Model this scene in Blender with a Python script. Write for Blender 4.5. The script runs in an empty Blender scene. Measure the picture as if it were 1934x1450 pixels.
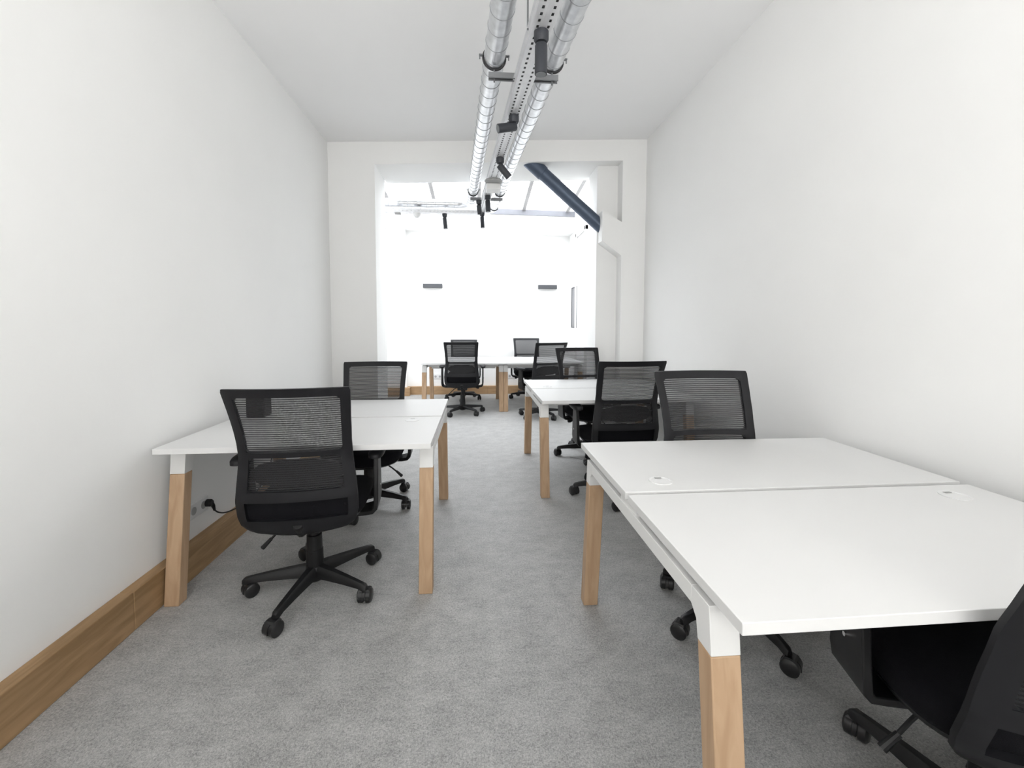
import bpy, bmesh, math, random
from mathutils import Vector, Matrix
random.seed(7)
C = bpy.context.scene.collection
S = bpy.context.scene
PI = math.pi

# ------------------------------------------------------------------ camera, sky, lights, exposure
cam_d = bpy.data.cameras.new('camera'); cam = bpy.data.objects.new('camera', cam_d); C.objects.link(cam)
S.camera = cam
F_PX, PY, PITCH, YAW, ROLL, CAM_H = 800.0, 660.678, 0.05633, 0.0833, 0.00211, 1.26893
cam_d.sensor_fit = 'HORIZONTAL'; cam_d.sensor_width = 36.0
cam_d.lens = 36.0 * F_PX / 1934.0
cam_d.shift_x = 0.0
cam_d.shift_y = (PY - 725.0) / 1934.0
cam_d.clip_start = 0.05
cy_, sy_ = math.cos(YAW), math.sin(YAW); cp_, sp_ = math.cos(PITCH), math.sin(PITCH)
Fv = Vector((sy_*cp_, cy_*cp_, -sp_)); Rv = Vector((cy_, -sy_, 0)); Uv = Rv.cross(Fv)
r_ = Rv*math.cos(ROLL) + Uv*math.sin(ROLL); u_ = Uv*math.cos(ROLL) - Rv*math.sin(ROLL)
cam.matrix_world = Matrix(((r_.x, u_.x, -Fv.x, 0), (r_.y, u_.y, -Fv.y, 0), (r_.z, u_.z, -Fv.z, CAM_H), (0, 0, 0, 1)))

world = bpy.data.worlds.new('overcast_sky'); S.world = world; world.use_nodes = True
bg = world.node_tree.nodes['Background']
bg.inputs['Color'].default_value = (0.93, 0.96, 1.0, 1); bg.inputs['Strength'].default_value = 3.5
S.view_settings.view_transform = 'Standard'; S.view_settings.look = 'None'
S.view_settings.gamma = 1.0; S.view_settings.use_curve_mapping = False
S.view_settings.exposure = 1.28

def area(name, loc, rot, sx, sy, power, col=(1, 1, 1)):
    d = bpy.data.lights.new(name, 'AREA'); d.shape = 'RECTANGLE'; d.size = sx; d.size_y = sy
    d.energy = power; d.color = col
    o = bpy.data.objects.new(name, d); C.objects.link(o); o.location = loc; o.rotation_euler = rot
    return o
# added fill lamp behind the camera, and daylight through the far glass roof
area('added_fill_light', (0.15, -1.40, 1.45), (math.radians(146), 0, 0), 2.6, 1.4, 41, (1, 0.985, 0.96))
pt = area('skylight_portal', (-0.08, 6.2, 3.72), (math.radians(-6), 0, 0), 3.6, 2.8, 1)
pt.data.cycles.is_portal = True

# ------------------------------------------------------------------ materials
def mat(name, col, rough=0.6, metal=0.0, spec=0.5, var=0.0, vscale=8.0, bump=0.0, bscale=200.0, stretch=(1, 1, 1), alpha=None, coat=0.0):
    m = bpy.data.materials.new(name); m.use_nodes = True
    nt = m.node_tree; b = nt.nodes['Principled BSDF']
    b.inputs['Base Color'].default_value = (*col, 1); b.inputs['Roughness'].default_value = rough
    b.inputs['Metallic'].default_value = metal; b.inputs['Specular IOR Level'].default_value = spec
    b.inputs['Coat Weight'].default_value = coat
    tc = nt.nodes.new('ShaderNodeTexCoord'); mp = nt.nodes.new('ShaderNodeMapping')
    mp.inputs['Scale'].default_value = stretch
    nt.links.new(tc.outputs['Object'], mp.inputs['Vector'])
    if var > 0:
        n = nt.nodes.new('ShaderNodeTexNoise'); n.inputs['Scale'].default_value = vscale; n.inputs['Detail'].default_value = 4
        nt.links.new(mp.outputs['Vector'], n.inputs['Vector'])
        r = nt.nodes.new('ShaderNodeValToRGB')
        r.color_ramp.elements[0].position = 0.3; r.color_ramp.elements[1].position = 0.7
        r.color_ramp.elements[0].color = (*[c*(1-var) for c in col], 1)
        r.color_ramp.elements[1].color = (*[min(1, c*(1+var)) for c in col], 1)
        nt.links.new(n.outputs['Fac'], r.inputs['Fac']); nt.links.new(r.outputs['Color'], b.inputs['Base Color'])
    if bump > 0:
        n2 = nt.nodes.new('ShaderNodeTexNoise'); n2.inputs['Scale'].default_value = bscale; n2.inputs['Detail'].default_value = 3
        nt.links.new(mp.outputs['Vector'], n2.inputs['Vector'])
        bp = nt.nodes.new('ShaderNodeBump'); bp.inputs['Strength'].default_value = bump; bp.inputs['Distance'].default_value = 0.004
        nt.links.new(n2.outputs['Fac'], bp.inputs['Height']); nt.links.new(bp.outputs['Normal'], b.inputs['Normal'])
    return m

M = {}
M['wall'] = mat('white_plaster', (0.915, 0.915, 0.905), 0.85, spec=0.2, var=0.012, vscale=1.5, bump=0.08, bscale=60)
M['ceil'] = mat('ceiling_paint', (0.94, 0.94, 0.94), 0.9, spec=0.2, var=0.01, vscale=1.2)
M['top'] = mat('white_laminate', (0.76, 0.76, 0.755), 0.42, spec=0.4, var=0.008, vscale=5)
M['edge'] = mat('white_powder_coat', (0.80, 0.80, 0.79), 0.45, spec=0.4)
M['blackp'] = mat('black_plastic', (0.007, 0.007, 0.008), 0.42, spec=0.4)
M['fabric'] = mat('black_fabric', (0.007, 0.007, 0.009), 0.9, spec=0.15, bump=0.3, bscale=500)
M['greyp'] = mat('charcoal_plastic', (0.010, 0.010, 0.012), 0.5, spec=0.3)
M['wheel'] = mat('caster_plastic', (0.015, 0.015, 0.016), 0.35, spec=0.45)
M['galv'] = mat('galvanised_steel', (0.74, 0.75, 0.77), 0.3, metal=1.0, var=0.1, vscale=30, bump=0.05, bscale=60)
M['seam'] = mat('duct_seam_steel', (0.42, 0.43, 0.45), 0.4, metal=1.0)
M['tray'] = mat('zinc_tray_steel', (0.78, 0.785, 0.80), 0.5, metal=0.55, var=0.04, vscale=25)
M['strut'] = mat('grey_strut_steel', (0.22, 0.225, 0.235), 0.5, metal=0.6)
M['rubber'] = mat('clamp_rubber', (0.03, 0.03, 0.032), 0.6)
M['spot'] = mat('spotlight_black', (0.035, 0.038, 0.046), 0.5, spec=0.4)
M['lens'] = mat('spotlight_lens', (0.16, 0.17, 0.18), 0.3)
M['brace'] = mat('blued_steel_pipe', (0.075, 0.10, 0.145), 0.42, metal=0.35, var=0.12, vscale=9)
M['greybeam'] = mat('grey_steel_beam', (0.17, 0.175, 0.195), 0.5, var=0.05)
M['bar'] = mat('grey_glazing_bar', (0.30, 0.295, 0.295), 0.5, var=0.06, vscale=20)
M['lamp'] = mat('wall_light_grey', (0.06, 0.063, 0.07), 0.5)
M['panel'] = mat('grey_panel', (0.22, 0.22, 0.23), 0.5, var=0.05, vscale=20)
M['cream'] = mat('cream_paint', (0.80, 0.79, 0.73), 0.5)
M['white_pl'] = mat('white_plastic', (0.80, 0.80, 0.80), 0.4)
M['grey_pl'] = mat('grey_plastic', (0.38, 0.38, 0.38), 0.45)
M['brass'] = mat('dull_latch_metal', (0.45, 0.42, 0.33), 0.4, metal=0.6)
M['chrome'] = mat('chrome', (0.8, 0.8, 0.8), 0.15, metal=1.0)

def wood(name, col, dark, scale_v, rough=0.5):
    m = bpy.data.materials.new(name); m.use_nodes = True; nt = m.node_tree; b = nt.nodes['Principled BSDF']
    tc = nt.nodes.new('ShaderNodeTexCoord'); mp = nt.nodes.new('ShaderNodeMapping'); mp.inputs['Scale'].default_value = scale_v
    nt.links.new(tc.outputs['Object'], mp.inputs['Vector'])
    n = nt.nodes.new('ShaderNodeTexNoise'); n.inputs['Scale'].default_value = 6; n.inputs['Detail'].default_value = 8; n.inputs['Distortion'].default_value = 0.8
    nt.links.new(mp.outputs['Vector'], n.inputs['Vector'])
    r = nt.nodes.new('ShaderNodeValToRGB'); r.color_ramp.elements[0].position = 0.35; r.color_ramp.elements[1].position = 0.65
    r.color_ramp.elements[0].color = (*dark, 1); r.color_ramp.elements[1].color = (*col, 1)
    nt.links.new(n.outputs['Fac'], r.inputs['Fac']); nt.links.new(r.outputs['Color'], b.inputs['Base Color'])
    b.inputs['Roughness'].default_value = rough; b.inputs['Specular IOR Level'].default_value = 0.35
    bp = nt.nodes.new('ShaderNodeBump'); bp.inputs['Strength'].default_value = 0.15; bp.inputs['Distance'].default_value = 0.002
    nt.links.new(n.outputs['Fac'], bp.inputs['Height']); nt.links.new(bp.outputs['Normal'], b.inputs['Normal'])
    return m
M['oak_v'] = wood('oak_leg', (0.56, 0.385, 0.245), (0.46, 0.305, 0.185), (5, 5, 0.5))
M['oak_h'] = wood('oak_plinth', (0.43, 0.275, 0.145), (0.30, 0.185, 0.09), (5, 0.5, 5))
M['oak_x'] = wood('oak_plinth_far', (0.46, 0.30, 0.165), (0.36, 0.225, 0.12), (0.5, 5, 5))

# carpet
m = bpy.data.materials.new('grey_carpet'); m.use_nodes = True; nt = m.node_tree; b = nt.nodes['Principled BSDF']
tc = nt.nodes.new('ShaderNodeTexCoord')
def noise(sc, det, sx=1, sy=1, rgh=0.5):
    mp = nt.nodes.new('ShaderNodeMapping'); mp.inputs['Scale'].default_value = (sx, sy, 1)
    nt.links.new(tc.outputs['Object'], mp.inputs['Vector'])
    n = nt.nodes.new('ShaderNodeTexNoise'); n.inputs['Scale'].default_value = sc; n.inputs['Detail'].default_value = det; n.inputs['Roughness'].default_value = rgh
    nt.links.new(mp.outputs['Vector'], n.inputs['Vector']); return n.outputs['Fac']
def math_n(op, a, bb):
    n = nt.nodes.new('ShaderNodeMath'); n.operation = op
    for i, v in enumerate((a, bb)):
        if isinstance(v, (int, float)): n.inputs[i].default_value = v
        else: nt.links.new(v, n.inputs[i])
    return n.outputs[0]
fine = noise(230, 2); blot = noise(7, 7, 1, 1.25, 0.68); streak = noise(26, 5, 0.8, 1.5, 0.65); fleck = noise(110, 3, 1, 1)
v = math_n('ADD', math_n('MULTIPLY', fine, 0.75), math_n('ADD', math_n('MULTIPLY', blot, 0.44), math_n('ADD', math_n('MULTIPLY', streak, 0.30), math_n('MULTIPLY', fleck, 0.55))))
v = math_n('MULTIPLY', v, 0.45)
rp = nt.nodes.new('ShaderNodeValToRGB'); rp.color_ramp.elements[0].position = 0.355; rp.color_ramp.elements[1].position = 0.555
rp.color_ramp.elements[0].color = (0.18, 0.18, 0.178, 1); rp.color_ramp.elements[1].color = (0.52, 0.52, 0.51, 1)
nt.links.new(v, rp.inputs['Fac']); nt.links.new(rp.outputs['Color'], b.inputs['Base Color'])
b.inputs['Roughness'].default_value = 0.52; b.inputs['Specular IOR Level'].default_value = 0.55
b.inputs['Sheen Weight'].default_value = 0.35; b.inputs['Sheen Roughness'].default_value = 0.5
bp = nt.nodes.new('ShaderNodeBump'); bp.inputs['Strength'].default_value = 0.5; bp.inputs['Distance'].default_value = 0.004
nt.links.new(fine, bp.inputs['Height']); nt.links.new(bp.outputs['Normal'], b.inputs['Normal'])
M['carpet'] = m

# woven chair mesh: horizontal threads with see-through gaps
m = bpy.data.materials.new('black_chair_mesh'); m.use_nodes = True; nt = m.node_tree; b = nt.nodes['Principled BSDF']
b.inputs['Base Color'].default_value = (0.012, 0.012, 0.014, 1); b.inputs['Roughness'].default_value = 0.7
tc = nt.nodes.new('ShaderNodeTexCoord'); sx = nt.nodes.new('ShaderNodeSeparateXYZ'); nt.links.new(tc.outputs['Object'], sx.inputs[0])
s1 = math_n('SINE', math_n('MULTIPLY', sx.outputs['Z'], 2*PI/0.0095), 0)
st = math_n('GREATER_THAN', s1, 0.0)
al = math_n('ADD', math_n('MULTIPLY', st, 0.28), 0.66)
nt.links.new(al, b.inputs['Alpha'])
M['mesh'] = m

# glass
m = bpy.data.materials.new('clear_glass'); m.use_nodes = True; nt = m.node_tree
nt.nodes.remove(nt.nodes['Principled BSDF'])
tr = nt.nodes.new('ShaderNodeBsdfTransparent'); gl = nt.nodes.new('ShaderNodeBsdfGlossy'); gl.inputs['Roughness'].default_value = 0.02
mx = nt.nodes.new('ShaderNodeMixShader'); mx.inputs[0].default_value = 0.05
nt.links.new(tr.outputs[0], mx.inputs[1]); nt.links.new(gl.outputs[0], mx.inputs[2])
nt.links.new(mx.outputs[0], nt.nodes['Material Output'].inputs['Surface'])
M['glass'] = m

# ------------------------------------------------------------------ mesh helpers
class MB:
    def __init__(s): s.v = []; s.f = []
    def add(s, vs, fs):
        o = len(s.v); s.v += [tuple(p) for p in vs]; s.f += [tuple(i+o for i in f) for f in fs]; return s
    def box(s, x0, x1, y0, y1, z0, z1):
        return s.add([(x0,y0,z0),(x1,y0,z0),(x1,y1,z0),(x0,y1,z0),(x0,y0,z1),(x1,y0,z1),(x1,y1,z1),(x0,y1,z1)],
                     [(0,3,2,1),(4,5,6,7),(0,1,5,4),(1,2,6,5),(2,3,7,6),(3,0,4,7)])
    def hexa(s, bot, top):
        return s.add(list(bot)+list(top), [(0,3,2,1),(4,5,6,7),(0,1,5,4),(1,2,6,5),(2,3,7,6),(3,0,4,7)])
    def prism(s, pts, axis, a, b):
        n = len(pts)
        def P(p, t): return {'x': (t, p[0], p[1]), 'y': (p[0], t, p[1]), 'z': (p[0], p[1], t)}[axis]
        return s.add([P(p, a) for p in pts]+[P(p, b) for p in pts],
                     [tuple(range(n))[::-1], tuple(range(n, 2*n))]+[(i, (i+1) % n, n+(i+1) % n, n+i) for i in range(n)])
    def tube(s, path, r, seg=12, caps=True, up=Vector((0, 0, 1))):
        path = [Vector(p) for p in path]; n = len(path)
        rs = r if isinstance(r, (list, tuple)) else [r]*n
        rings = []
        for i, p in enumerate(path):
            d = (path[min(i+1, n-1)]-path[max(i-1, 0)]).normalized()
            ref = up if abs(d.dot(up)) < 0.95 else Vector((1, 0, 0))
            a = d.cross(ref).normalized(); c = a.cross(d)
            rings.append([p+a*math.cos(2*PI*k/seg)*rs[i]+c*math.sin(2*PI*k/seg)*rs[i] for k in range(seg)])
        vs = [q for rg in rings for q in rg]
        fs = [(i*seg+k, i*seg+(k+1) % seg, (i+1)*seg+(k+1) % seg, (i+1)*seg+k) for i in range(n-1) for k in range(seg)]
        if caps: fs += [tuple(range(seg))[::-1], tuple((n-1)*seg+k for k in range(seg))]
        return s.add(vs, fs)
    def loft(s, rings, caps=True):
        n = len(rings[0]); vs = [q for rg in rings for q in rg]
        fs = [(i*n+k, i*n+(k+1) % n, (i+1)*n+(k+1) % n, (i+1)*n+k) for i in range(len(rings)-1) for k in range(n)]
        if caps: fs += [tuple(range(n))[::-1], tuple((len(rings)-1)*n+k for k in range(n))]
        return s.add(vs, fs)
    def torus(s, c, nrm, R, r, a0=0, a1=2*PI, seg=32, sub=6, up=Vector((0, 0, 1))):
        c = Vector(c); nrm = Vector(nrm).normalized(); a = nrm.cross(up).normalized(); b_ = a.cross(nrm)
        full = abs(a1-a0-2*PI) < 1e-6
        pts = [c+a*R*math.cos(a0+(a1-a0)*i/seg)+b_*R*math.sin(a0+(a1-a0)*i/seg) for i in range(seg+1)]
        rings = []
        for i, p in enumerate(pts):
            rad = (p-c).normalized()
            rings.append([p+rad*r*math.cos(2*PI*k/sub)+nrm*r*math.sin(2*PI*k/sub) for k in range(sub)])
        return s.loft(rings, caps=not full)

def build(name, mb, m, parent=None, bevel=0, bseg=2, smooth=True, angle=35, subsurf=0):
    me = bpy.data.meshes.new(name); me.from_pydata(mb.v, [], mb.f)
    bm = bmesh.new(); bm.from_mesh(me); bmesh.ops.recalc_face_normals(bm, faces=bm.faces); bm.to_mesh(me); bm.free()
    me.materials.append(m)
    if smooth:
        for p in me.polygons: p.use_smooth = True
        me.set_sharp_from_angle(angle=math.radians(angle))
    o = bpy.data.objects.new(name, me); C.objects.link(o)
    if parent: o.parent = parent
    if bevel:
        md = o.modifiers.new('bevel', 'BEVEL'); md.width = bevel; md.segments = bseg; md.limit_method = 'ANGLE'; md.angle_limit = math.radians(40)
    if subsurf:
        md = o.modifiers.new('sub', 'SUBSURF'); md.levels = subsurf; md.render_levels = subsurf
    return o
def tag(o, label=None, cat=None, group=None, kind=None):
    if label: o['label'] = label
    if cat: o['category'] = cat
    if group: o['group'] = group
    if kind: o['kind'] = kind
    return o
def empty(name, loc=(0, 0, 0), rz=0):
    o = bpy.data.objects.new(name, None); C.objects.link(o); o.location = loc; o.rotation_euler = (0, 0, rz); o.empty_display_size = 0.1
    return o
def kids(o): return [c for c in C.objects if c.parent == o]
def copy_tree(o, parent=None):
    c = o.copy(); C.objects.link(c); c.parent = parent
    for ch in kids(o): copy_tree(ch, c)
    return c
def struct(name, mb, m, parent=None, label=None, **k):
    o = build(name, mb, m, parent, **k)
    if parent is None: o['kind'] = 'structure'
    if label: o['label'] = label
    return o

# ------------------------------------------------------------------ room shell
XL, XR = -1.475, 1.74
YB = -1.6                       # wall behind the camera
def ceil_z(x): return 3.091 + (x-XL)*0.0262
def mid_y(x): return 4.457 - (x-XL)*0.0457   # face of the dividing wall
FARY = 7.95
mb = MB(); mb.box(-2.1, XR+0.25, YB-0.3, FARY+0.3, -0.12, 0)
struct('floor', mb, M['carpet'], label='mottled grey carpet floor', smooth=False)
mb = MB()
mb.hexa([(XL-.2, YB-.2, ceil_z(XL-.2)), (XR+.2, YB-.2, ceil_z(XR+.2)), (XR+.2, 4.35, ceil_z(XR+.2)), (XL-.2, 4.5, ceil_z(XL-.2))],
        [(XL-.2, YB-.2, 3.6), (XR+.2, YB-.2, 3.6), (XR+.2, 4.35, 3.6), (XL-.2, 4.5, 3.6)])
struct('ceiling', mb, M['ceil'], label='plain white ceiling of the near room', smooth=False)
struct('wall_left', MB().box(XL-.2, XL, YB-.2, 4.5, 0, 3.3), M['wall'], label='long white wall on the left', smooth=False)
struct('wall_right', MB().box(XR, XR+.2, YB-.2, FARY+.2, 0, 3.75), M['wall'], label='long white wall on the right', smooth=False)
# wall behind the camera, with a made-up window for the fill lamp
mb = MB(); y0, y1 = YB-.2, YB
mb.box(XL-.2, -1.3, y0, y1, 0, 3.3); mb.box(1.6, XR+.2, y0, y1, 0, 3.3); mb.box(-1.3, 1.6, y0, y1, 0, .7); mb.box(-1.3, 1.6, y0, y1, 2.8, 3.3)
struct('wall_front', mb, M['wall'], smooth=False)
w2 = empty('added_window', (0.15, YB-.1, .7)); tag(w2, kind='structure')  # invented window, never in view, added to go with the fill lamp
mb = MB()
for x in (-1.45, -0.5, 0.45, 1.39): mb.box(x, x+.06, -.03, .03, 0, 2.1)
mb.box(-1.45, 1.45, -.03, .03, 0, .06); mb.box(-1.45, 1.45, -.03, .03, 2.04, 2.1)
build('added_window_frame', mb, M['cream'], w2, smooth=False)
for x in (-1.39, -0.44, 0.51): build('sky_block_panel', MB().box(x+.01, x+.87, -.085, -.080, .05, 2.05), M['white_pl'], w2, smooth=False)  # opaque panels added outside the panes to keep sky light out
for x in (-1.39, -0.44, 0.51): build('pane', MB().box(x, x+.88, -.003, .003, .06, 2.04), M['glass'], w2, smooth=False)

# dividing wall with the big opening, recess and boxed brace on its right side
JL, JR, TH = -1.015, 1.495, 0.48
def top_z(x): return 2.882 + (x-JL)*0.031
mb = MB()
ya, yb_ = mid_y(XL), mid_y(JL)
mb.hexa([(XL-.45, mid_y(XL-.45), 0), (JL, mid_y(JL), 0), (JL, mid_y(JL)+TH, 0), (XL-.45, mid_y(XL)+TH, 0)],
        [(XL-.45, mid_y(XL-.45), 3.75), (JL, mid_y(JL), 3.75), (JL, mid_y(JL)+TH, 3.75), (XL-.45, mid_y(XL)+TH, 3.75)])
mb.hexa([(JR, mid_y(JR), 0), (XR, mid_y(XR), 0), (XR, mid_y(XR)+TH, 0), (JR, mid_y(JR)+TH, 0)],
        [(JR, mid_y(JR), 3.75), (XR, mid_y(XR), 3.75), (XR, mid_y(XR)+TH, 3.75), (JR, mid_y(JR)+TH, 3.75)])
mb.hexa([(JL, mid_y(JL), top_z(JL)), (JR, mid_y(JR), top_z(JR)), (JR, mid_y(JR)+TH+.1, top_z(JR)), (JL, mid_y(JL)+TH+.1, top_z(JL))],
        [(JL, mid_y(JL), 3.75), (JR, mid_y(JR), 3.75), (JR, mid_y(JR)+TH+.1, 3.75), (JL, mid_y(JL)+TH+.1, 3.75)])
struct('wall_middle', mb, M['wall'], label='white dividing wall with a wide rectangular opening to the skylit room', smooth=False)
pier = struct('trim_1', MB().box(1.272, JR, 4.47, mid_y(JR)+TH, 0, top_z(1.3)+.01), M['wall'], label='recessed white pier inside the right side of the opening', smooth=False)
mb = MB(); mb.prism([(1.288, 2.452), (JR+.02, 2.33), (JR+.02, 1.985), (1.288, 2.146)], 'y', mid_y(1.4)-.004, 4.47)
struct('trim_2', mb, M['wall'], label='white box-out covering the foot of the diagonal brace', smooth=False)

# far room
mb = MB(); mb.box(-1.9, XR+.2, FARY, FARY+.2, 0, 3.75); mb.box(-1.9, -1.275, 7.8, FARY, 0, 3.2)
struct('wall_back', mb, M['wall'], label='white end wall of the far room with a stepped left side', smooth=False)
struct('wall_far_left', MB().box(-2.1, -1.9, 4.4, FARY+.2, 0, 3.75), M['wall'], smooth=False)
mb = MB(); mb.hexa([(-1.9, 7.52, 3.0), (XR, 7.52, 2.95), (XR, FARY, 2.95), (-1.9, FARY, 3.0)], [(-1.9, 7.52, 3.24), (XR, 7.52, 3.2), (XR, FARY, 3.2), (-1.9, FARY, 3.24)])
struct('trim_3', mb, M['wall'], label='white boxed bulkhead under the steel beam at the foot of the skylight', smooth=False)
mb = MB(); mb.hexa([(-1.9, 7.5, 3.24), (XR, 7.5, 3.2), (XR, 7.62, 3.2), (-1.9, 7.62, 3.24)], [(-1.9, 7.5, 3.345), (XR, 7.5, 3.295), (XR, 7.62, 3.295), (-1.9, 7.62, 3.345)])
bm_o = struct('trim_4', mb, M['greybeam'], label='grey steel beam along the foot of the skylight', bevel=.004, smooth=False)
# skylight: sloped glass on grey bars
sk = empty('window_1', (0, 0, 0)); tag(sk, 'sloping glass roof light with grey glazing bars over the far room', kind='structure')
def gz(y, x=0): return 3.36 + (7.55-y)*0.11 - (x+.7)*0.018
GX = [-1.86, -1.46, -0.70, 0.045, 0.83, 1.60]
for x in GX:
    w = .030
    mb = MB(); mb.hexa([(x-w, 4.85, gz(4.85, x)-.03), (x+w, 4.85, gz(4.85, x)-.03), (x+w, 7.56, gz(7.56, x)-.05), (x-w, 7.56, gz(7.56, x)-.05)],
                       [(x-w, 4.85, gz(4.85, x)+.03), (x+w, 4.85, gz(4.85, x)+.03), (x+w, 7.56, gz(7.56, x)+.03), (x-w, 7.56, gz(7.56, x)+.03)])
    build('glazing_bar', mb, M['bar'], sk, bevel=.004, smooth=False)
for a, b2 in zip(GX, GX[1:]+[XR]):
    mb = MB(); mb.hexa([(a, 4.85, gz(4.85, a)+.031), (b2, 4.85, gz(4.85, b2)+.031), (b2, 7.6, gz(7.6, b2)+.031), (a, 7.6, gz(7.6, a)+.031)],
                       [(a, 4.85, gz(4.85, a)+.039), (b2, 4.85, gz(4.85, b2)+.039), (b2, 7.6, gz(7.6, b2)+.039), (a, 7.6, gz(7.6, a)+.039)])
    build('pane', mb, M['glass'], sk, smooth=False)

# oak plinths
bl = empty('baseboard_left', (XL, YB, 0)); tag(bl, 'deep oak plinth running along the left wall', kind='structure')
y = YB
lens_ = [3.42, 1.35, 1.7]
for L in lens_:
    e = min(y+L, 4.43)
    build('board', MB().box(0, .055, y-YB+.0015, e-YB, 0, .165), M['oak_h'], bl, bevel=.003)
    y = e
bb = empty('baseboard_back', (0, FARY, 0)); tag(bb, 'oak plinth along the end wall of the far room', kind='structure')
build('board', MB().box(-1.21, .2, -.075, 0, 0, .15), M['oak_x'], bb, bevel=.003)
build('board', MB().box(.2015, 1.73, -.075, 0, 0, .15), M['oak_x'], bb, bevel=.003)
build('board', MB().box(-1.9, -1.211, -.225, -.15, 0, .15), M['oak_x'], bb, bevel=.003)
build('board', MB().box(-1.274, -1.211, -.1495, 0, 0, .15), M['oak_h'], bb, bevel=.003)
bd = empty('baseboard_middle', (0, 0, 0)); tag(bd, 'oak plinth on the back of the dividing wall and its jamb', kind='structure')
build('board', MB().box(-1.85, JL, mid_y(JL)+TH+.02, mid_y(JL)+TH+.08, 0, .15), M['oak_x'], bd, bevel=.003)

# tall casement leaf and door frame on the right of the far room
d1 = empty('door_1', (XR, 6.95, 0)); tag(d1, 'tall white glazed door frame in the right wall of the far room', kind='structure')
mb = MB()
for (a, b2) in ((-.36, -.29), (.25, .32)): mb.box(-.045, 0, a, b2, 0, 2.85)
mb.box(-.045, 0, -.36, .32, 2.78, 2.85)
build('door_frame', mb, M['edge'], d1, bevel=.004, smooth=False)
build('door_leaf', MB().box(-.022, -.002, -.288, .248, .01, 2.775), M['white_pl'], d1, smooth=False)
d2 = empty('door_2', (1.42, 5.3, 0)); tag(d2, 'white casement leaf standing open edge-on beside the pier', kind='structure')
d2.rotation_euler = (0, 0, math.radians(-15))
build('door_leaf', MB().box(0, .04, 0, .55, 0.01, 2.44), M['cream'], d2, bevel=.003)
mb = MB(); mb.box(-.012, .0, .02, .06, 2.18, 2.30); mb.box(.008, .032, -.02, 0, 2.16, 2.32); mb.tube([(.02, -.03, 2.20), (.02, -.03, 2.28)], .006, 8)
build('latch', mb, M['brass'], d2)

# ------------------------------------------------------------------ bench desks
def make_desk():
    t = empty('bench_desk')
    w, hd = .6, .6
    for s in (-1, 1):
        ya, yb2 = sorted((s*.012, s*hd))
        tp = build('tabletop', MB().box(-w, w, ya, yb2, .705, .73), M['top'], t, bevel=.0015)
        gx, gy = (-s*.442), (s*.10)
        g = MB(); ring = []
        for (R, z) in ((.040, .730), (.040, .7325), (.034, .7325), (.033, .731), (.0, .731)):
            ring.append([(gx+max(R, .001)*math.cos(2*PI*k/28), gy+max(R, .001)*math.sin(2*PI*k/28), z) for k in range(28)])
        g.loft(ring); gr = build('cable_grommet', g, M['white_pl'], tp)
        g = MB(); g.box(gx-.012, gx+.012, gy+.022-.004, gy+.022+.004, .7325, .7335); build('finger_slot', g, M['grey_pl'], tp)
    for s in (-1, 1):
        x0, x1 = sorted((s*(w-.001), s*(w-.066)))
        # white steel portal
        pts = [(-.5015, .585), (-.4885, .686), (.4885, .686), (.5015, .585), (.4465, .585), (.438, .625), (.415, .646), (-.415, .646), (-.438, .625), (-.4465, .585)]
        mb = MB()
        # convex pieces so the polygons stay clean
        mb.prism([(-.5015, .585), (-.4465, .585), (-.438, .625), (-.415, .646), (-.415, .686), (-.4885, .686)], 'x', x0, x1)
        mb.prism([(.5015, .585), (.4465, .585), (.438, .625), (.415, .646), (.415, .686), (.4885, .686)], 'x', x0, x1)
        mb.prism([(-.415, .646), (.415, .646), (.415, .686), (-.415, .686)], 'x', x0, x1)
        build('side_frame', mb, M['edge'], t, bevel=.0015)
        for yy, hh, ins in ((0, .07, .005), (-.33, .03, .02), (.33, .03, .02)):
            build('spacer', MB().box(x0+ins, x1-ins, yy-hh, yy+hh, .686, .705), M['edge'], t)
        for q in (-1, 1):
            b0 = [(x0, q*.575, 0), (x1, q*.575, 0), (x1, q*.520, 0), (x0, q*.520, 0)]
            t0 = [(x0, q*.5015, .5845), (x1, q*.5015, .5845), (x1, q*.4465, .5845), (x0, q*.4465, .5845)]
            mb = MB(); mb.hexa(b0, t0); build('leg', mb, M['oak_v'], t, bevel=.003)
    for yy in (-.36, .36):
        build('rail', MB().box(-.53, .53, yy-.02, yy+.02, .655, .686), M['edge'], t, bevel=.001)
    mb = MB(); mb.box(-.50, .50, -.09, .09, .60, .604); mb.box(-.50, .50, -.09, -.086, .604, .685); mb.box(-.50, .50, .086, .09, .604, .685)
    build('cable_tray', mb, M['edge'], t)
    return t
desk = make_desk()
GD = 'white bench desks with oak legs'
spots_d = [((1.081, 1.304), 'white double bench desk nearest the camera on the right, with two grommets'),
           ((-.811, 2.54), 'white double bench desk on the left, one end against the oak plinth'),
           ((1.071, 3.607), 'white double bench desk on the right behind the nearest one'),
           ((-.2035, 6.78), 'left white bench desk of the pair across the far skylit room'),
           ((.9975, 6.78), 'right white bench desk of the pair in the far room, behind the mesh chairs')]
for i, ((x, y), lab) in enumerate(spots_d):
    o = desk if i == 0 else copy_tree(desk)
    o.location = (x, y, 0); tag(o, lab, 'desk', GD)

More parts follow.
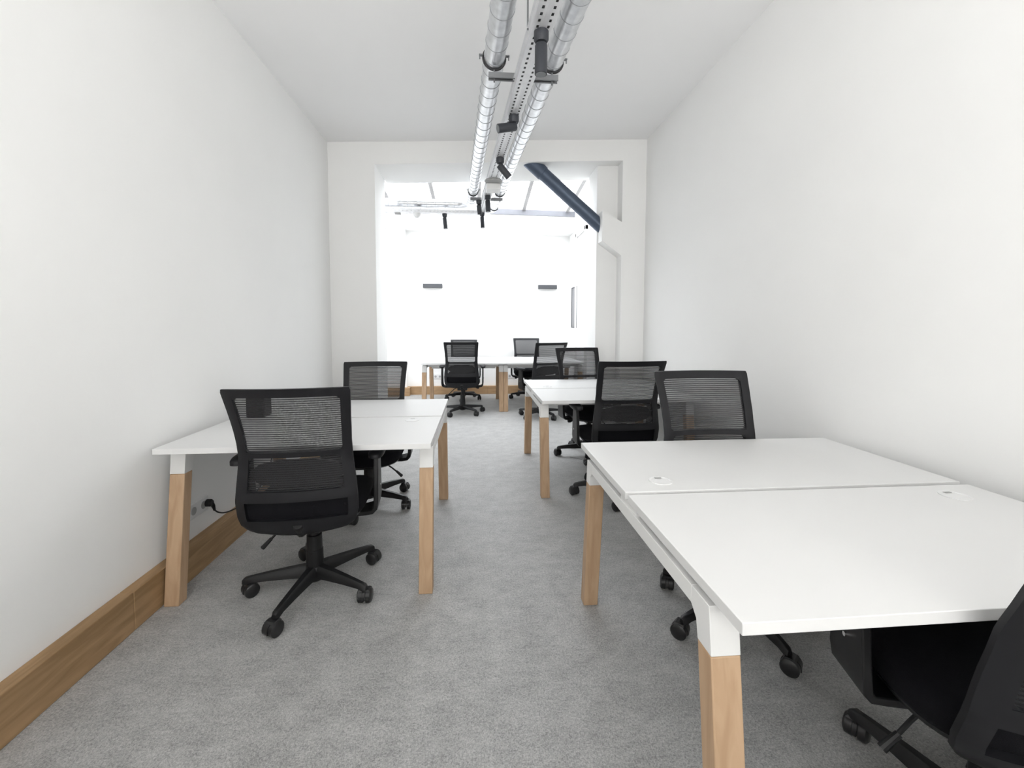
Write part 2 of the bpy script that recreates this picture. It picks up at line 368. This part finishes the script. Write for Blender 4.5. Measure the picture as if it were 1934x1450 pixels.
# ------------------------------------------------------------------ task chair
ZB, ZT = .385, 1.035
def hw(z):
    pts = [(.385, .135), (.395, .185), (.41, .212), (.44, .232), (.48, .241), (.55, .243), (.63, .236), (.72, .225), (.80, .224), (.90, .229), (1.022, .2385), (1.035, .235)]
    for (a, va), (b2, vb) in zip(pts, pts[1:]):
        if z <= b2: return va+(vb-va)*(z-a)/(b2-a)
    return pts[-1][1]
def yc(z):
    pts = [(.385, -.205), (.45, -.232), (.55, -.250), (.64, -.248), (.74, -.250), (.84, -.276), (.94, -.315), (1.035, -.356)]
    for (a, va), (b2, vb) in zip(pts, pts[1:]):
        if z <= b2: return va+(vb-va)*(z-a)/(b2-a)
    return pts[-1][1]
def bs(u, z, off=0):
    return (u*hw(z), yc(z)+.030*u*u+off, z)
us = [-1, -.95, -.88, -.80, -.70, -.55, -.4, -.2, 0, .2, .4, .55, .70, .80, .88, .95, 1]
WIN = [(.757, .999, .84), (.590, .735, .80), (.462, .545, .84)]
def zl():
    z = {ZB, .395, .405, .42, .44, .462, .48, .50, .53, .545, .56, .575, .590, .60, .61, .65, .69, .735, .757, .80, .85, .90, .95, .985, .999, 1.012, 1.022, 1.03, ZT}
    return sorted(z)
zs = zl()
def in_win(uc, z0, z1):
    for (a, b2, w) in WIN:
        if z0 >= a-1e-6 and z1 <= b2+1e-6 and abs(uc) < w: return True
    return False
def wl(u, z):   # window edge positions follow the frame width
    return u
def back_frame():
    T = .011
    # u coordinates: make lines land on .84 and .80
    ul = sorted({-1, -.96, -.90, -.84, -.80, -.70, -.5, -.3, -.1, .1, .3, .5, .70, .80, .84, .90, .96, 1})
    idx = {}; vs = []
    def vid(i, j, side):
        k = (i, j, side)
        if k not in idx:
            u = ul[i]; z = zs[j]; e = 1 - .45*max(0, (abs(u)-.9)/.1)
            p = list(bs(u, z, side*T*e*(1.0 if z > .56 else 1.15)))
            idx[k] = len(vs); vs.append(tuple(p))
        return idx[k]
    cells = {(i, j) for i in range(len(ul)-1) for j in range(len(zs)-1) if not in_win((ul[i]+ul[i+1])/2, zs[j], zs[j+1])}
    # rounded lower corners on the lower window
    fs = []
    for (i, j) in cells:
        fs.append((vid(i, j, -1), vid(i+1, j, -1), vid(i+1, j+1, -1), vid(i, j+1, -1)))
        fs.append((vid(i, j, 1), vid(i, j+1, 1), vid(i+1, j+1, 1), vid(i+1, j, 1)))
        for (di, dj, a, b2) in ((-1, 0, (i, j), (i, j+1)), (1, 0, (i+1, j), (i+1, j+1)), (0, -1, (i, j), (i+1, j)), (0, 1, (i, j+1), (i+1, j+1))):
            if (i+di, j+dj) not in cells:
                fs.append((vid(*a, -1), vid(*b2, -1), vid(*b2, 1), vid(*a, 1)))
    mb = MB(); mb.add(vs, fs)
    # corner gussets for rounded window corners
    for (a, b2, w) in WIN[:2]:
        for su in (-1, 1):
            for (zc, sz) in ((a, 1), (b2, -1)):
                r = .022
                p0 = bs(su*w, zc)
                n = 5; arc = []
                for k in range(n+1):
                    t = PI/2*k/n
                    arc.append((r*(1-math.cos(t)), r*(1-math.sin(t))))
                pts = [(0, 0)]+arc
                for side in (0,):
                    vv = []
                    for dy in (-.009, .009):
                        for (dx, dz) in pts:
                            x = p0[0]-su*dx; z = zc+sz*dz
                            vv.append((x, yc(z)+.030*(x/hw(z))**2+dy, z))
                    m_ = len(pts)
                    ff = [tuple(range(m_)), tuple(range(m_, 2*m_))[::-1]]+[(i, (i+1) % m_, m_+(i+1) % m_, m_+i) for i in range(m_)]
                    mb.add(vv, ff)
    return mb
def win_panel(a, b2, w, off, nz=8, nu=12):
    mb = MB(); vs = []; fs = []
    for j in range(nz+1):
        z = a-.004+(b2-a+.008)*j/nz
        for i in range(nu+1):
            u = -(w+.02)+2*(w+.02)*i/nu
            vs.append(bs(u, z, off))
    for j in range(nz):
        for i in range(nu):
            k = j*(nu+1)+i; fs.append((k, k+1, k+nu+2, k+nu+1))
    return mb.add(vs, fs)
def sup(n, a, b2, p, cx=0, cy=0, z=0):
    r = []
    for k in range(n):
        t = 2*PI*k/n; c, s = math.cos(t), math.sin(t)
        r.append((cx+a*math.copysign(abs(c)**(2/p), c), cy+b2*math.copysign(abs(s)**(2/p), s), z))
    return r
def make_chair():
    t = empty('task_chair')
    bf = build('backrest_frame', back_frame(), M['greyp'], t, angle=50)
    build('mesh_panel', win_panel(.757, .999, .84, 0), M['mesh'], bf)
    build('mesh_panel', win_panel(.590, .735, .80, 0), M['mesh'], bf)
    build('back_pad', win_panel(.462, .545, .84, .008), M['fabric'], bf)
    # pointed lens-shaped lumbar support in front of the lower mesh
    L = [(-.205, .655), (-.15, .700), (-.07, .716), (.07, .716), (.15, .700), (.205, .655), (.15, .616), (.07, .600), (-.07, .600), (-.15, .616)]
    vv = []; n = len(L)
    for dy in (.014, .032):
        for (x, z) in L: vv.append((x, yc(z)+.030*(x/hw(z))**2+dy, z))
    mb = MB(); mb.add(vv, [tuple(range(n))[::-1], tuple(range(n, 2*n))]+[(i, (i+1) % n, n+(i+1) % n, n+i) for i in range(n)])
    build('lumbar_support', mb, M['blackp'], t, bevel=.004)
    # seat cushion
    rings = []
    for (z, sc, dy) in ((.420, .90, 0), (.424, .97, 0), (.438, 1.0, 0), (.462, 1.0, 0), (.478, .975, 0), (.487, .92, 0), (.492, .80, 0), (.494, .5, 0), (.494, .1, 0)):
        rg = sup(44, .250*sc, .240*sc, 4.2, 0, .045, z)
        rg = [(x, y, z-(.022*max(0, (y-.12)/.16)**2 if y > .12 else 0)) for (x, y, z) in rg]
        rings.append(rg)
    mb = MB(); mb.loft(rings); build('seat', mb, M['fabric'], t, angle=70)
    rings = []
    for (z, a, b2) in ((.372, .13, .14), (.378, .19, .19), (.395, .225, .215), (.422, .243, .232)):
        rings.append(sup(36, a, b2, 3.6, 0, .045, z))
    mb = MB(); mb.loft(rings); build('seat_pan', mb, M['blackp'], t, angle=50)
    mb = MB(); mb.box(-.07, .07, -.09, .13, .335, .376); mb.tube([(0, -.06, .36), (0, -.19, .385), (0, -.235, .44)], .022, 10)
    mb.tube([(.14, .06, .372), (.0, .06, .366), (-.14, .06, .372)], .008, 8)
    build('tilt_mechanism', mb, M['blackp'], t, bevel=.004)
    mb = MB(); mb.tube([(-.07, .03, .362), (-.12, .02, .340), (-.16, .01, .305), (-.195, .0, .270)], [.0055]*4, 8); mb.tube([(-.19, .0, .276), (-.228, -.005, .236)], [.008, .011], 10)
    build('lift_lever', mb, M['blackp'], t)
    mb = MB(); mb.tube([(.06, .05, .358), (.205, .05, .358)], .006, 8); mb.tube([(.195, .05, .358), (.215, .05, .358), (.235, .05, .356), (.24, .05, .356)], [.012, .020, .017, .010], 12)
    build('tension_knob', mb, M['blackp'], t)
    # armrests
    for s in (-1, 1):
        mb = MB()
        # sole under the seat, bend, wide flat upright
        xo = s*.292
        path = [(s*.12, .37, .372), (s*.24, .385, .378), (s*.275, .40, .40), (s*.287, .45, .43), (xo, .5, .5), (xo, .6, .655)]
        prof = [(s*.12, .376, .05), (s*.24, .378, .055), (s*.272, .384, .062), (s*.288, .402, .070), (s*.293, .44, .072), (s*.293, .55, .060), (s*.293, .66, .045)]
        rings = []
        for k, (x, z, h) in enumerate(prof):
            a = prof[max(k-1, 0)]; b2 = prof[min(k+1, len(prof)-1)]
            d = Vector((b2[0]-a[0], 0, b2[1]-a[1])).normalized(); nx = Vector((-d.z, 0, d.x))*.011
            rings.append([(x-nx.x, -h+.02, z-nx.z), (x-nx.x, h+.02, z-nx.z), (x+nx.x, h+.02, z+nx.z), (x+nx.x, -h+.02, z+nx.z)])
        mb.loft(rings); ar = build('armrest', mb, M['blackp'], t, bevel=.004)
        rings = [[(x, y, z) for (x, y, z) in sup(28, .036*k, .118+.0*k if k == 1 else .118*k, 3, s*.296, .02, zz)] for (k, zz) in ((.86, .656), (1, .662), (1, .678), (.9, .686), (.5, .689))]
        mb = MB(); mb.loft(rings); build('arm_pad', mb, M['greyp'], ar, angle=60)
        mb = MB(); mb.tube([(s*.303, .02, .50), (s*.309, .02, .50)], .006, 12); build('screw', mb, M['chrome'], ar)
    # gas column and star base stay on the floor
    mb = MB(); mb.tube([(0, 0, .12), (0, 0, .125), (0, 0, .20), (0, 0, .202), (0, 0, .27), (0, 0, .272), (0, 0, .345)], [.040, .040, .038, .036, .034, .024, .024], 20)
    build('gas_column', mb, M['blackp'], t)
    mb = MB(); mb.tube([(0, 0, .050), (0, 0, .058), (0, 0, .112), (0, 0, .128)], [.036, .044, .046, .036], 24)
    for k in range(5):
        a = 2*PI*k/5; c, s = math.cos(a), math.sin(a)
        rings = []
        for (r, z, hh, w) in ((.03, .100, .026, .032), (.10, .098, .022, .027), (.20, .093, .017, .021), (.275, .087, .013, .0175), (.302, .082, .014, .0165), (.314, .078, .008, .011)):
            q = [(-w, -hh), (w, -hh), (w*.8, hh*.55), (w*.45, hh), (-w*.45, hh), (-w*.8, hh*.55)]
            rings.append([(r*c-x*s, r*s+x*c, z+zz) for (x, zz) in q])
        mb.loft(rings)
    base = build('star_base', mb, M['blackp'], t, angle=40)
    mb = MB()
    mb.tube([(0, 0, .052), (0, 0, .080)], .009, 10)
    for s in (-1, 1):
        mb.tube([(0+s*.006, -.016, .032), (s*.0075, -.016, .032), (s*.026, -.016, .032), (s*.032, -.016, .032)], [.026, .032, .032, .024], 22, up=Vector((0, 1, 0)))
    # hood
    rings = []
    for x in (-.006, .006):
        rings.append([(x, -.016+.034*math.cos(t2), .032+.034*math.sin(t2)) for t2 in [PI*k/10 for k in range(11)]]+[(x, -.050, .022), (x, .018, .022)])
    mb.loft(rings)
    mb.hexa([(-.026, -.036, .060), (.026, -.036, .060), (.026, .006, .060), (-.026, .006, .060)], [(-.020, -.030, .0665), (.020, -.030, .0665), (.020, .002, .0665), (-.020, .002, .0665)])
    cs = build('caster', mb, M['wheel'], base, angle=40)
    for k in range(5):
        a = 2*PI*k/5
        o = cs
        if k: o = cs.copy(); C.objects.link(o); o.parent = base
        o.location = (.298*math.cos(a), .298*math.sin(a), 0); o.rotation_euler = (0, 0, a+[.4, 2.2, -.9, 1.3, 3.6][k])
    return t
chair = make_chair()
LOW = {'gas_column', 'star_base'}
GC = 'black mesh-back office task chairs'
def place(x, y, yaw, base_deg, lift, lab, first=[True]):
    o = chair if first[0] else copy_tree(chair)
    first[0] = False
    o.location = (x, y, 0); o.rotation_euler = (0, 0, math.radians(yaw))
    for ch in kids(o):
        n = ch.name.split('.')[0]
        if n == 'star_base': ch.rotation_euler = (0, 0, math.radians(base_deg-yaw))
        elif n == 'gas_column': ch.scale = (1, 1, 1)
        if n not in LOW: ch.location.z = lift
    tag(o, lab, 'chair', GC)
    return o
chair_list = [
 (-.780, 2.055, 5.5, 44.6, -.012, 'black mesh-back task chair nearest on the left, back to the camera at the left desk'),
 (-.765, 3.030, 182.6, 49, -.045, 'black task chair beyond the left desk, facing the camera'),
 (1.035, 3.085, 2.0, 183, .0, 'black task chair between the two right-hand desks, back to the camera'),
 (1.095, 4.040, 189, 180, .008, 'black task chair behind the middle right desk, partly in front of the pier'),
 (1.115, 1.705, 179.5, 202, .010, 'large black mesh-back chair facing the camera over the nearest right desk'),
 (1.210, .850, -15, 100, .0, 'black chair at the bottom right corner, tucked under the nearest desk'),
 (-.205, 6.150, -1.5, 22, .012, 'complete black task chair standing in the aisle of the far room, back to the camera'),
 (-.235, 7.340, 178.8, 52, -.012, 'black chair hidden behind the complete far chair, only its top rail showing'),
 (.885, 5.830, 19, 10, .016, 'black chair in the far room turned slightly left, seen over the middle right desk'),
 (.900, 7.380, 179.5, 190, .012, 'black chair by the end wall facing the camera, behind the right far desk'),
]
for a in chair_list:
    RC = place(*a)
    if a[0] == 1.210:
        for ch in kids(RC):
            if ch.name.split('.')[0] in ('backrest_frame', 'lumbar_support'):
                q = math.radians(9); ch.rotation_euler.x = q
                py_, pz_ = -.20, .45
                ch.location.y = py_-(py_*math.cos(q)-pz_*math.sin(q)); ch.location.z += pz_-(py_*math.sin(q)+pz_*math.cos(q))

# ------------------------------------------------------------------ ventilation ducts
SL = .0535
def duct(name, xa, yturn, lab, rr=.05, rad=.17):
    t = empty(name, (xa-.05*YB, YB, 2.45+SL*YB)); tag(t, lab, 'duct', 'galvanised spiral ducts')
    o = Vector(t.location)
    def ax(y): return Vector((xa-.05*y, y, 2.45+SL*y))
    path = [ax(YB), ax(0), ax(2.5), ax(yturn-rad)]
    P0 = ax(yturn-rad)
    for k in range(1, 9):
        a = PI/2*k/8
        path.append(P0+Vector((-rad*(1-math.cos(a)), rad*math.sin(a), SL*rad*math.sin(a))))
    e = path[-1]; path += [Vector((e.x-.5, e.y, e.z)), Vector((-1.895, e.y, e.z))]
    mb = MB(); mb.tube([p-o for p in path], rr, 28); build('pipe', mb, M['galv'], t)
    # raised lock-seam rings
    d = (ax(1)-ax(0)).normalized()
    ring = MB(); ring.torus((0, 0, 0), d, rr, .0022, seg=28, sub=5)
    first = build('seam_ring', ring, M['seam'], t); first.location = ax(-2.3)-o
    y = -2.19
    while y < yturn-rad:
        c = first.copy(); C.objects.link(c); c.parent = t; c.location = ax(y)-o; y += .11
    ring = MB(); ring.torus((0, 0, 0), (1, 0, 0), rr, .0022, seg=28, sub=5)
    first = build('seam_ring', ring, M['seam'], t); first.location = Vector((-1.8, e.y, e.z))-o
    x = -1.69
    while x < e.x-.02:
        c = first.copy(); C.objects.link(c); c.parent = t; c.location = Vector((x, e.y, e.z))-o; x += .11
    return ax, d
axL, dd = duct('ventilation_duct', .195, 5.22, 'left galvanised spiral duct, turning left nearest under the skylight')
axR, _ = duct('ventilation_duct', .479, 5.52, 'right galvanised spiral duct beside the perforated cable tray')
def clamp(ax, y, lab, drop=True):
    c = ax(y); t = empty('pipe_clamp', c); tag(t, lab, 'clamp', 'rubber-lined pipe clamps on the ducts')
    mb = MB(); mb.torus((0, 0, 0), dd, .0545, .0045, seg=36, sub=6); build('band', mb, M['rubber'], t)
    mb = MB()
    for s in (-1, 1):
        mb.box(s*.058-.004, s*.058+.016*s, -.008, .008, .010, .014) if s > 0 else mb.box(-.074, -.054, -.008, .008, .010, .014)
        mb.tube([(s*.070, 0, -.006), (s*.070, 0, .018)], .003, 8)
    build('screw_lug', mb, M['strut'], t)
    if drop:
        mb = MB(); mb.tube([(0, 0, -.055), (0, 0, -.112)], .004, 8); build('stud', mb, M['strut'], t)
clamp(axL, 2.13, 'black clamp around the left duct above the near crossbar')
clamp(axR, 2.13, 'black clamp around the right duct above the near crossbar')
clamp(axL, 4.58, 'clamp around the left duct above the far crossbar')
clamp(axR, 4.58, 'clamp around the right duct above the far crossbar')
clamp(axR, 5.28, 'bold black clamp where the right duct begins its bend', drop=False)
for (y, lab) in ((2.13, 'grey steel crossbar under the ducts, nearest the camera'), (4.58, 'grey steel crossbar under the ducts at the opening')):
    a = axL(y); b2 = axR(y); z = a.z-.085
    t = empty('crossbar', ((a.x+b2.x)/2, y, z)); tag(t, lab, 'crossbar', 'steel crossbars carrying the ducts')
    h = (b2.x-a.x)/2+.028
    mb = MB(); mb.box(-h, h, -.016, .016, .010, .013); mb.box(-h, h, -.016, -.013, -.012, .010); mb.box(-h, h, .013, .016, -.012, .010)
    mb.box(-h, h, -.013, -.008, -.012, -.010); mb.box(-h, h, .008, .013, -.012, -.010)
    build('channel', mb, M['strut'], t, smooth=False)

# cable tray with real slots
def trX(y): return .348-.0555*y
def trZ(y): return 2.32+SL*y
TW = .040
t = empty('cable_tray', (trX(0), 0, trZ(0))); tag(t, 'long perforated metal cable tray hanging between the two ducts', 'cable tray')
o = Vector(t.location)
mb = MB(); vs = []; fs = []
xs = [-TW, -.026, -.016, -.005, .005, .016, .026, TW]
ylist = []; y = YB
while y < 5.12: ylist += [y, y+.020]; y += .036
def tp(x, y, dz=0): return Vector((trX(y)+x, y, trZ(y)+dz))-o
nx_ = len(xs)
for y in ylist:
    for i, x in enumerate(xs): vs.append(tp(x, y, .003 if abs(x) < .006 else 0))
for j in range(len(ylist)-1):
    for i in range(nx_-1):
        if (i in (1, 5)) and j % 2 == 1 : continue
        k = j*nx_+i; fs.append((k, k+1, k+nx_+1, k+nx_))
mb.add(vs, fs)
build('perforated_base', mb, M['tray'], t, smooth=False)
for s in (-1, 1):
    a, b2 = YB, 5.12
    mb = MB(); x0, x1 = sorted((s*TW, s*(TW+.002)))
    mb.hexa([tp(x0, a), tp(x1, a), tp(x1, b2), tp(x0, b2)], [tp(x0, a, .035), tp(x1, a, .035), tp(x1, b2, .035), tp(x0, b2, .035)])
    x0, x1 = sorted((s*TW, s*(TW+.010)))
    mb.hexa([tp(x0, a, .035), tp(x1, a, .035), tp(x1, b2, .035), tp(x0, b2, .035)], [tp(x0, a, .037), tp(x1, a, .037), tp(x1, b2, .037), tp(x0, b2, .037)])
    build('side_flange', mb, M['tray'], t, smooth=False)
# branch of the tray that turns left under the skylight
ZBR = trZ(5.16)
t = empty('cable_tray', (.06, 5.16, ZBR)); tag(t, 'cable tray branch running left under the horizontal ducts', 'cable tray')
xs2 = []; x = 0.02
while x > -1.93: xs2 += [x, x-.020]; x -= .036
ys2 = [-TW, -.026, -.016, -.005, .005, .016, .026, TW]; vs = []; fs = []
for x in xs2:
    for yy in ys2: vs.append((x, yy, 0))
for j in range(len(xs2)-1):
    for i in range(7):
        if i in (1, 5) and j % 2 == 1: continue
        k = j*8+i; fs.append((k, k+1, k+9, k+8))
build('perforated_base', MB().add(vs, fs), M['tray'], t, smooth=False)
for s in (-1, 1):
    y0, y1 = sorted((s*TW, s*(TW+.002)))
    mb = MB(); n = 48
    x = .02
    mb.box(-1.93, .02, y0, y1, 0, .008); mb.box(-1.93, .02, y0, y1, .022, .036)
    while x > -1.90:
        mb.box(x-.020, x, y0, y1, .008, .022); x -= .045
    build('side_flange', mb, M['tray'], t, smooth=False)
for dx, r_c, lab in ((-.021, .0075, 'black cable lying along the left side of the cable tray'), (.021, .0075, 'black cable lying along the right side of the cable tray')):
    oo = Vector((trX(0), 0, trZ(0)))
    p = [Vector((trX(yy)+dx, yy, trZ(yy)+r_c+.001))-oo for yy in (YB+.02, 1, 3, 5.1)]
    cb = build('power_cable', MB().tube(p, r_c, 8), M['blackp']); cb.location = oo
    tag(cb, lab, 'cable', 'black cables in the tray')
# fixings seen on the tray
def rodx(x, y, z0, z1, lab):
    t = tag(build('hanging_rod', MB().tube([(0, 0, z0-z1), (0, 0, 0)], .0035, 8), M['strut']), lab, 'rod'); t.location = (x, y, z1)
rodx(trX(1.74)-TW-.006, 1.74, trZ(1.74)+.03, ceil_z(.2), 'thin steel rod hanging the cable tray from the ceiling')

# ------------------------------------------------------------------ track spotlights
GS = 'black cylindrical track spotlights'
def spot(x, y, z, direc, lab, ln=.098, grey=False):
    t = empty('spotlight', (x, y, z)); tag(t, lab, 'spotlight', GS)
    m = M['spot']
    mb = MB(); mb.tube([(0, 0, 0), (0, 0, -.030), (0, 0, -.040)], [.029, .029, .023], 20); build('adapter', mb, m, t)
    mb = MB(); mb.tube([(0, 0, -.040), (0, 0, -.062)], .006, 10); build('stem', mb, m, t)
    d = Vector(direc).normalized(); a = Vector((0, 0, -.058))
    p = [a-d*.012, a-d*.006, a+d*ln, a+d*(ln+.001)]
    mb = MB(); mb.tube(p, [.021, .0245, .0245, .022], 22); h = build('lamp_head', mb, m, t)
    mb = MB(); mb.tube([a+d*(ln-.002), a+d*(ln+.0022)], .020, 20); build('lens', mb, M['lens'], h)
def tray_spot(y, direc, lab, dx=0, ln=.098):
    spot(trX(y)+dx, y, trZ(y), direc, lab, ln)
tray_spot(1.70, (0, 0.05, -1), 'largest black track spotlight, hanging straight down closest to the camera')
tray_spot(2.45, (-.85, -.25, -.25), 'second black spotlight from the camera, swivelled sideways to the left')
tray_spot(3.15, (.60, .2, -.62), 'third black spotlight, tilted down to the right')
tray_spot(4.25, (.05, 0, -1), 'fourth black spotlight, hanging straight down in front of the duct bend')
tray_spot(5.05, (.05, 0, -1), 'black spotlight at the corner where the cable tray turns left', ln=.115)
tray_spot(4.45, (.12, .3, -.8), 'small black spotlight seen left of the straight one at the duct bend', dx=-.075, ln=.08)
spot(-1.11, 5.16, ZBR, (0.02, 0, -1), 'black spotlight at the left end of the tray branch, by the jamb', .115)
spot(-.375, 5.16, ZBR, (.10, 0, -1), 'black spotlight near the middle of the tray branch', .115)
# sensors and boxes on the tray
y = 3.75
t = empty('access_point', (trX(y)+.008, y, trZ(y))); tag(t, 'white access point box with grey disc under the cable tray', 'access point')
build('housing', MB().box(-.062, .062, -.02, .10, -.075, -.018), M['white_pl'], t, bevel=.01, bseg=3)
build('grey_disc', MB().tube([(0, -.03, -.018), (0, -.03, -.010), (0, -.03, 0)], [.074, .078, .070], 32), M['grey_pl'], t)
t = build('smoke_detector', MB().tube([(0, 0, 0), (0, 0, -.022), (0, 0, -.045), (0, 0, -.056)], [.046, .046, .030, .012], 24), M['white_pl']); t.location = (-.70, 5.16, ZBR)
tag(t, 'small white domed smoke detector under the tray branch', 'smoke detector')
t = build('connector_box', MB().box(-.035, .035, -.02, .02, -.022, 0), M['grey_pl'], bevel=.003); t.location = (-.92, 5.16, ZBR)
tag(t, 'small grey connector box under the tray branch, left of the smoke detector', 'box')

# ------------------------------------------------------------------ diagonal steel pipe brace
t = empty('pipe_brace', (.60, 4.46, 2.93)); tag(t, 'dark blue-grey diagonal steel pipe from the opening soffit to the white box-out', 'brace')
d = Vector((.735, 0, -.625)).normalized()
mb = MB(); r = .066
nseg = 36; top = []; bot = []
a = Vector((0, 0, 0)); side = Vector((0, 1, 0)); upv = d.cross(side)
for k in range(nseg):
    off = side*r*math.cos(2*PI*k/nseg)+upv*r*math.sin(2*PI*k/nseg)
    s0 = (0.0-off.z)/d.z; top.append(off+d*s0)
    s1 = (.695-off.x)/d.x; bot.append(off+d*s1)
mb.loft([top, bot]); build('pipe', mb, M['brace'], t)
r2 = .073; c1 = []; c2 = []; c3 = []
for k in range(nseg):
    u0 = side*math.cos(2*PI*k/nseg)+upv*math.sin(2*PI*k/nseg)
    off = u0*r2; s0 = -off.z/d.z; c1.append(off+d*s0); c2.append(off+d*.12); c3.append(u0*r*.99+d*.128)
mb = MB(); mb.loft([c1, c2, c3]); build('collar', mb, M['brace'], t)

# ------------------------------------------------------------------ wall fittings
for (x, z, lab) in ((-.80, 2.0, 'left flat dark grey wall light on the far end wall'), (1.325, 2.0, 'right flat dark grey wall light on the far end wall')):
    t = empty('wall_light', (x, FARY, z)); tag(t, lab, 'wall light', 'dark wall lights on the end wall')
    build('housing', MB().box(-.175, .175, -.075, 0, -.037, .037), M['lamp'], t, bevel=.003)
    build('diffuser', MB().box(-.165, .165, -.068, -.010, .037, .0385), M['white_pl'], t, smooth=False)
t = empty('wall_panel', (XR, 7.40, 1.6)); tag(t, 'upright grey framed panel on the right wall of the far room', 'panel')
build('board', MB().box(-.020, 0, -.19, .19, -.345, .345), M['panel'], t, bevel=.002)
mb = MB(); mb.box(-.028, 0, -.205, -.19, -.36, .36); mb.box(-.028, 0, .19, .205, -.36, .36); mb.box(-.028, 0, -.19, .19, -.36, -.345); mb.box(-.028, 0, -.19, .19, .345, .36)
build('frame', mb, M['lamp'], t, smooth=False)

def socket(loc, rz, lab, n=2, group=None):
    t = empty('wall_socket', loc, rz); tag(t, lab, 'socket', group)
    build('plate', MB().box(-.04*n, .04*n, -.008, 0, -.04, .04), M['white_pl'], t, bevel=.003)
    for k in range(n):
        cx = -.04*n+.04+.08*k
        mb = MB(); mb.tube([(cx, -.009, 0), (cx, -.0075, 0)], .021, 20, up=Vector((1, 0, 0))); build('outlet', mb, M['grey_pl'], t)
socket((XL, 2.32, .305), math.radians(90), 'white double wall socket low on the left wall with a black plug in it')
socket((-.765, FARY, .325), 0, 'white wall sockets low on the end wall, under the left far desk', n=3)
socket((.66, FARY, .325), 0, 'white wall sockets low on the end wall, right of the big oak legs', n=2)
t = empty('power_plug', (XL+.008, 2.385, .305)); tag(t, 'round black power plug with its cable in the left wall socket', 'plug')
build('plug_body', MB().tube([(.001, 0, 0), (.022, 0, 0), (.030, 0, 0)], [.020, .020, .014], 20), M['blackp'], t)
build('cable_sleeve', MB().tube([(.020, .006, 0), (.024, .016, -.025), (.026, .024, -.052)], [.011, .010, .006], 12), M['blackp'], t)
pts = [(.026, .024, -.050), (.032, .04, -.070), (.045, .07, -.088), (.06, .11, -.095), (.085, .16, -.090), (.11, .22, -.072), (.13, .30, -.03), (.15, .38, .06), (.17, .40, .18), (.20, .35, .28), (.26, .28, .315)]
def smooth_path(p, n=6):
    p = [Vector(q) for q in p]; out = []
    for i in range(len(p)-1):
        p0, p1, p2, p3 = p[max(i-1, 0)], p[i], p[i+1], p[min(i+2, len(p)-1)]
        for k in range(n):
            s = k/n; out.append(.5*((2*p1)+(-p0+p2)*s+(2*p0-5*p1+4*p2-p3)*s*s+(-p0+3*p1-3*p2+p3)*s**3))
    out.append(p[-1]); return out
build('cable', MB().tube(smooth_path(pts), .0038, 8), M['blackp'], t)
# grey cable lying on the carpet behind the nearest desk
pts = [(0, 0, .004), (.10, -.09, .004), (.20, -.22, .004), (.34, -.28, .004), (.5, -.27, .004)]
t = build('floor_cable', MB().tube(smooth_path(pts), .004, 8), M['grey_pl']); t.location = (.90, 3.98, 0)
tag(t, 'thin grey cable lying on the carpet under the middle right desk', 'cable')
# black box on the left desk, behind the nearest left chair
t = empty('desk_box', (-1.285, 2.60, .73)); tag(t, 'black box on the rear top of the left desk, seen through the chair mesh', 'box')
build('case', MB().box(-.052, .052, -.045, .045, .004, .150), M['blackp'], t, bevel=.005)
mb = MB()
for sx_ in (-1, 1):
    for sy2 in (-1, 1): mb.tube([(sx_*.038, sy2*.03, 0), (sx_*.038, sy2*.03, .004)], .008, 10)
build('rubber_feet', mb, M['rubber'], t)
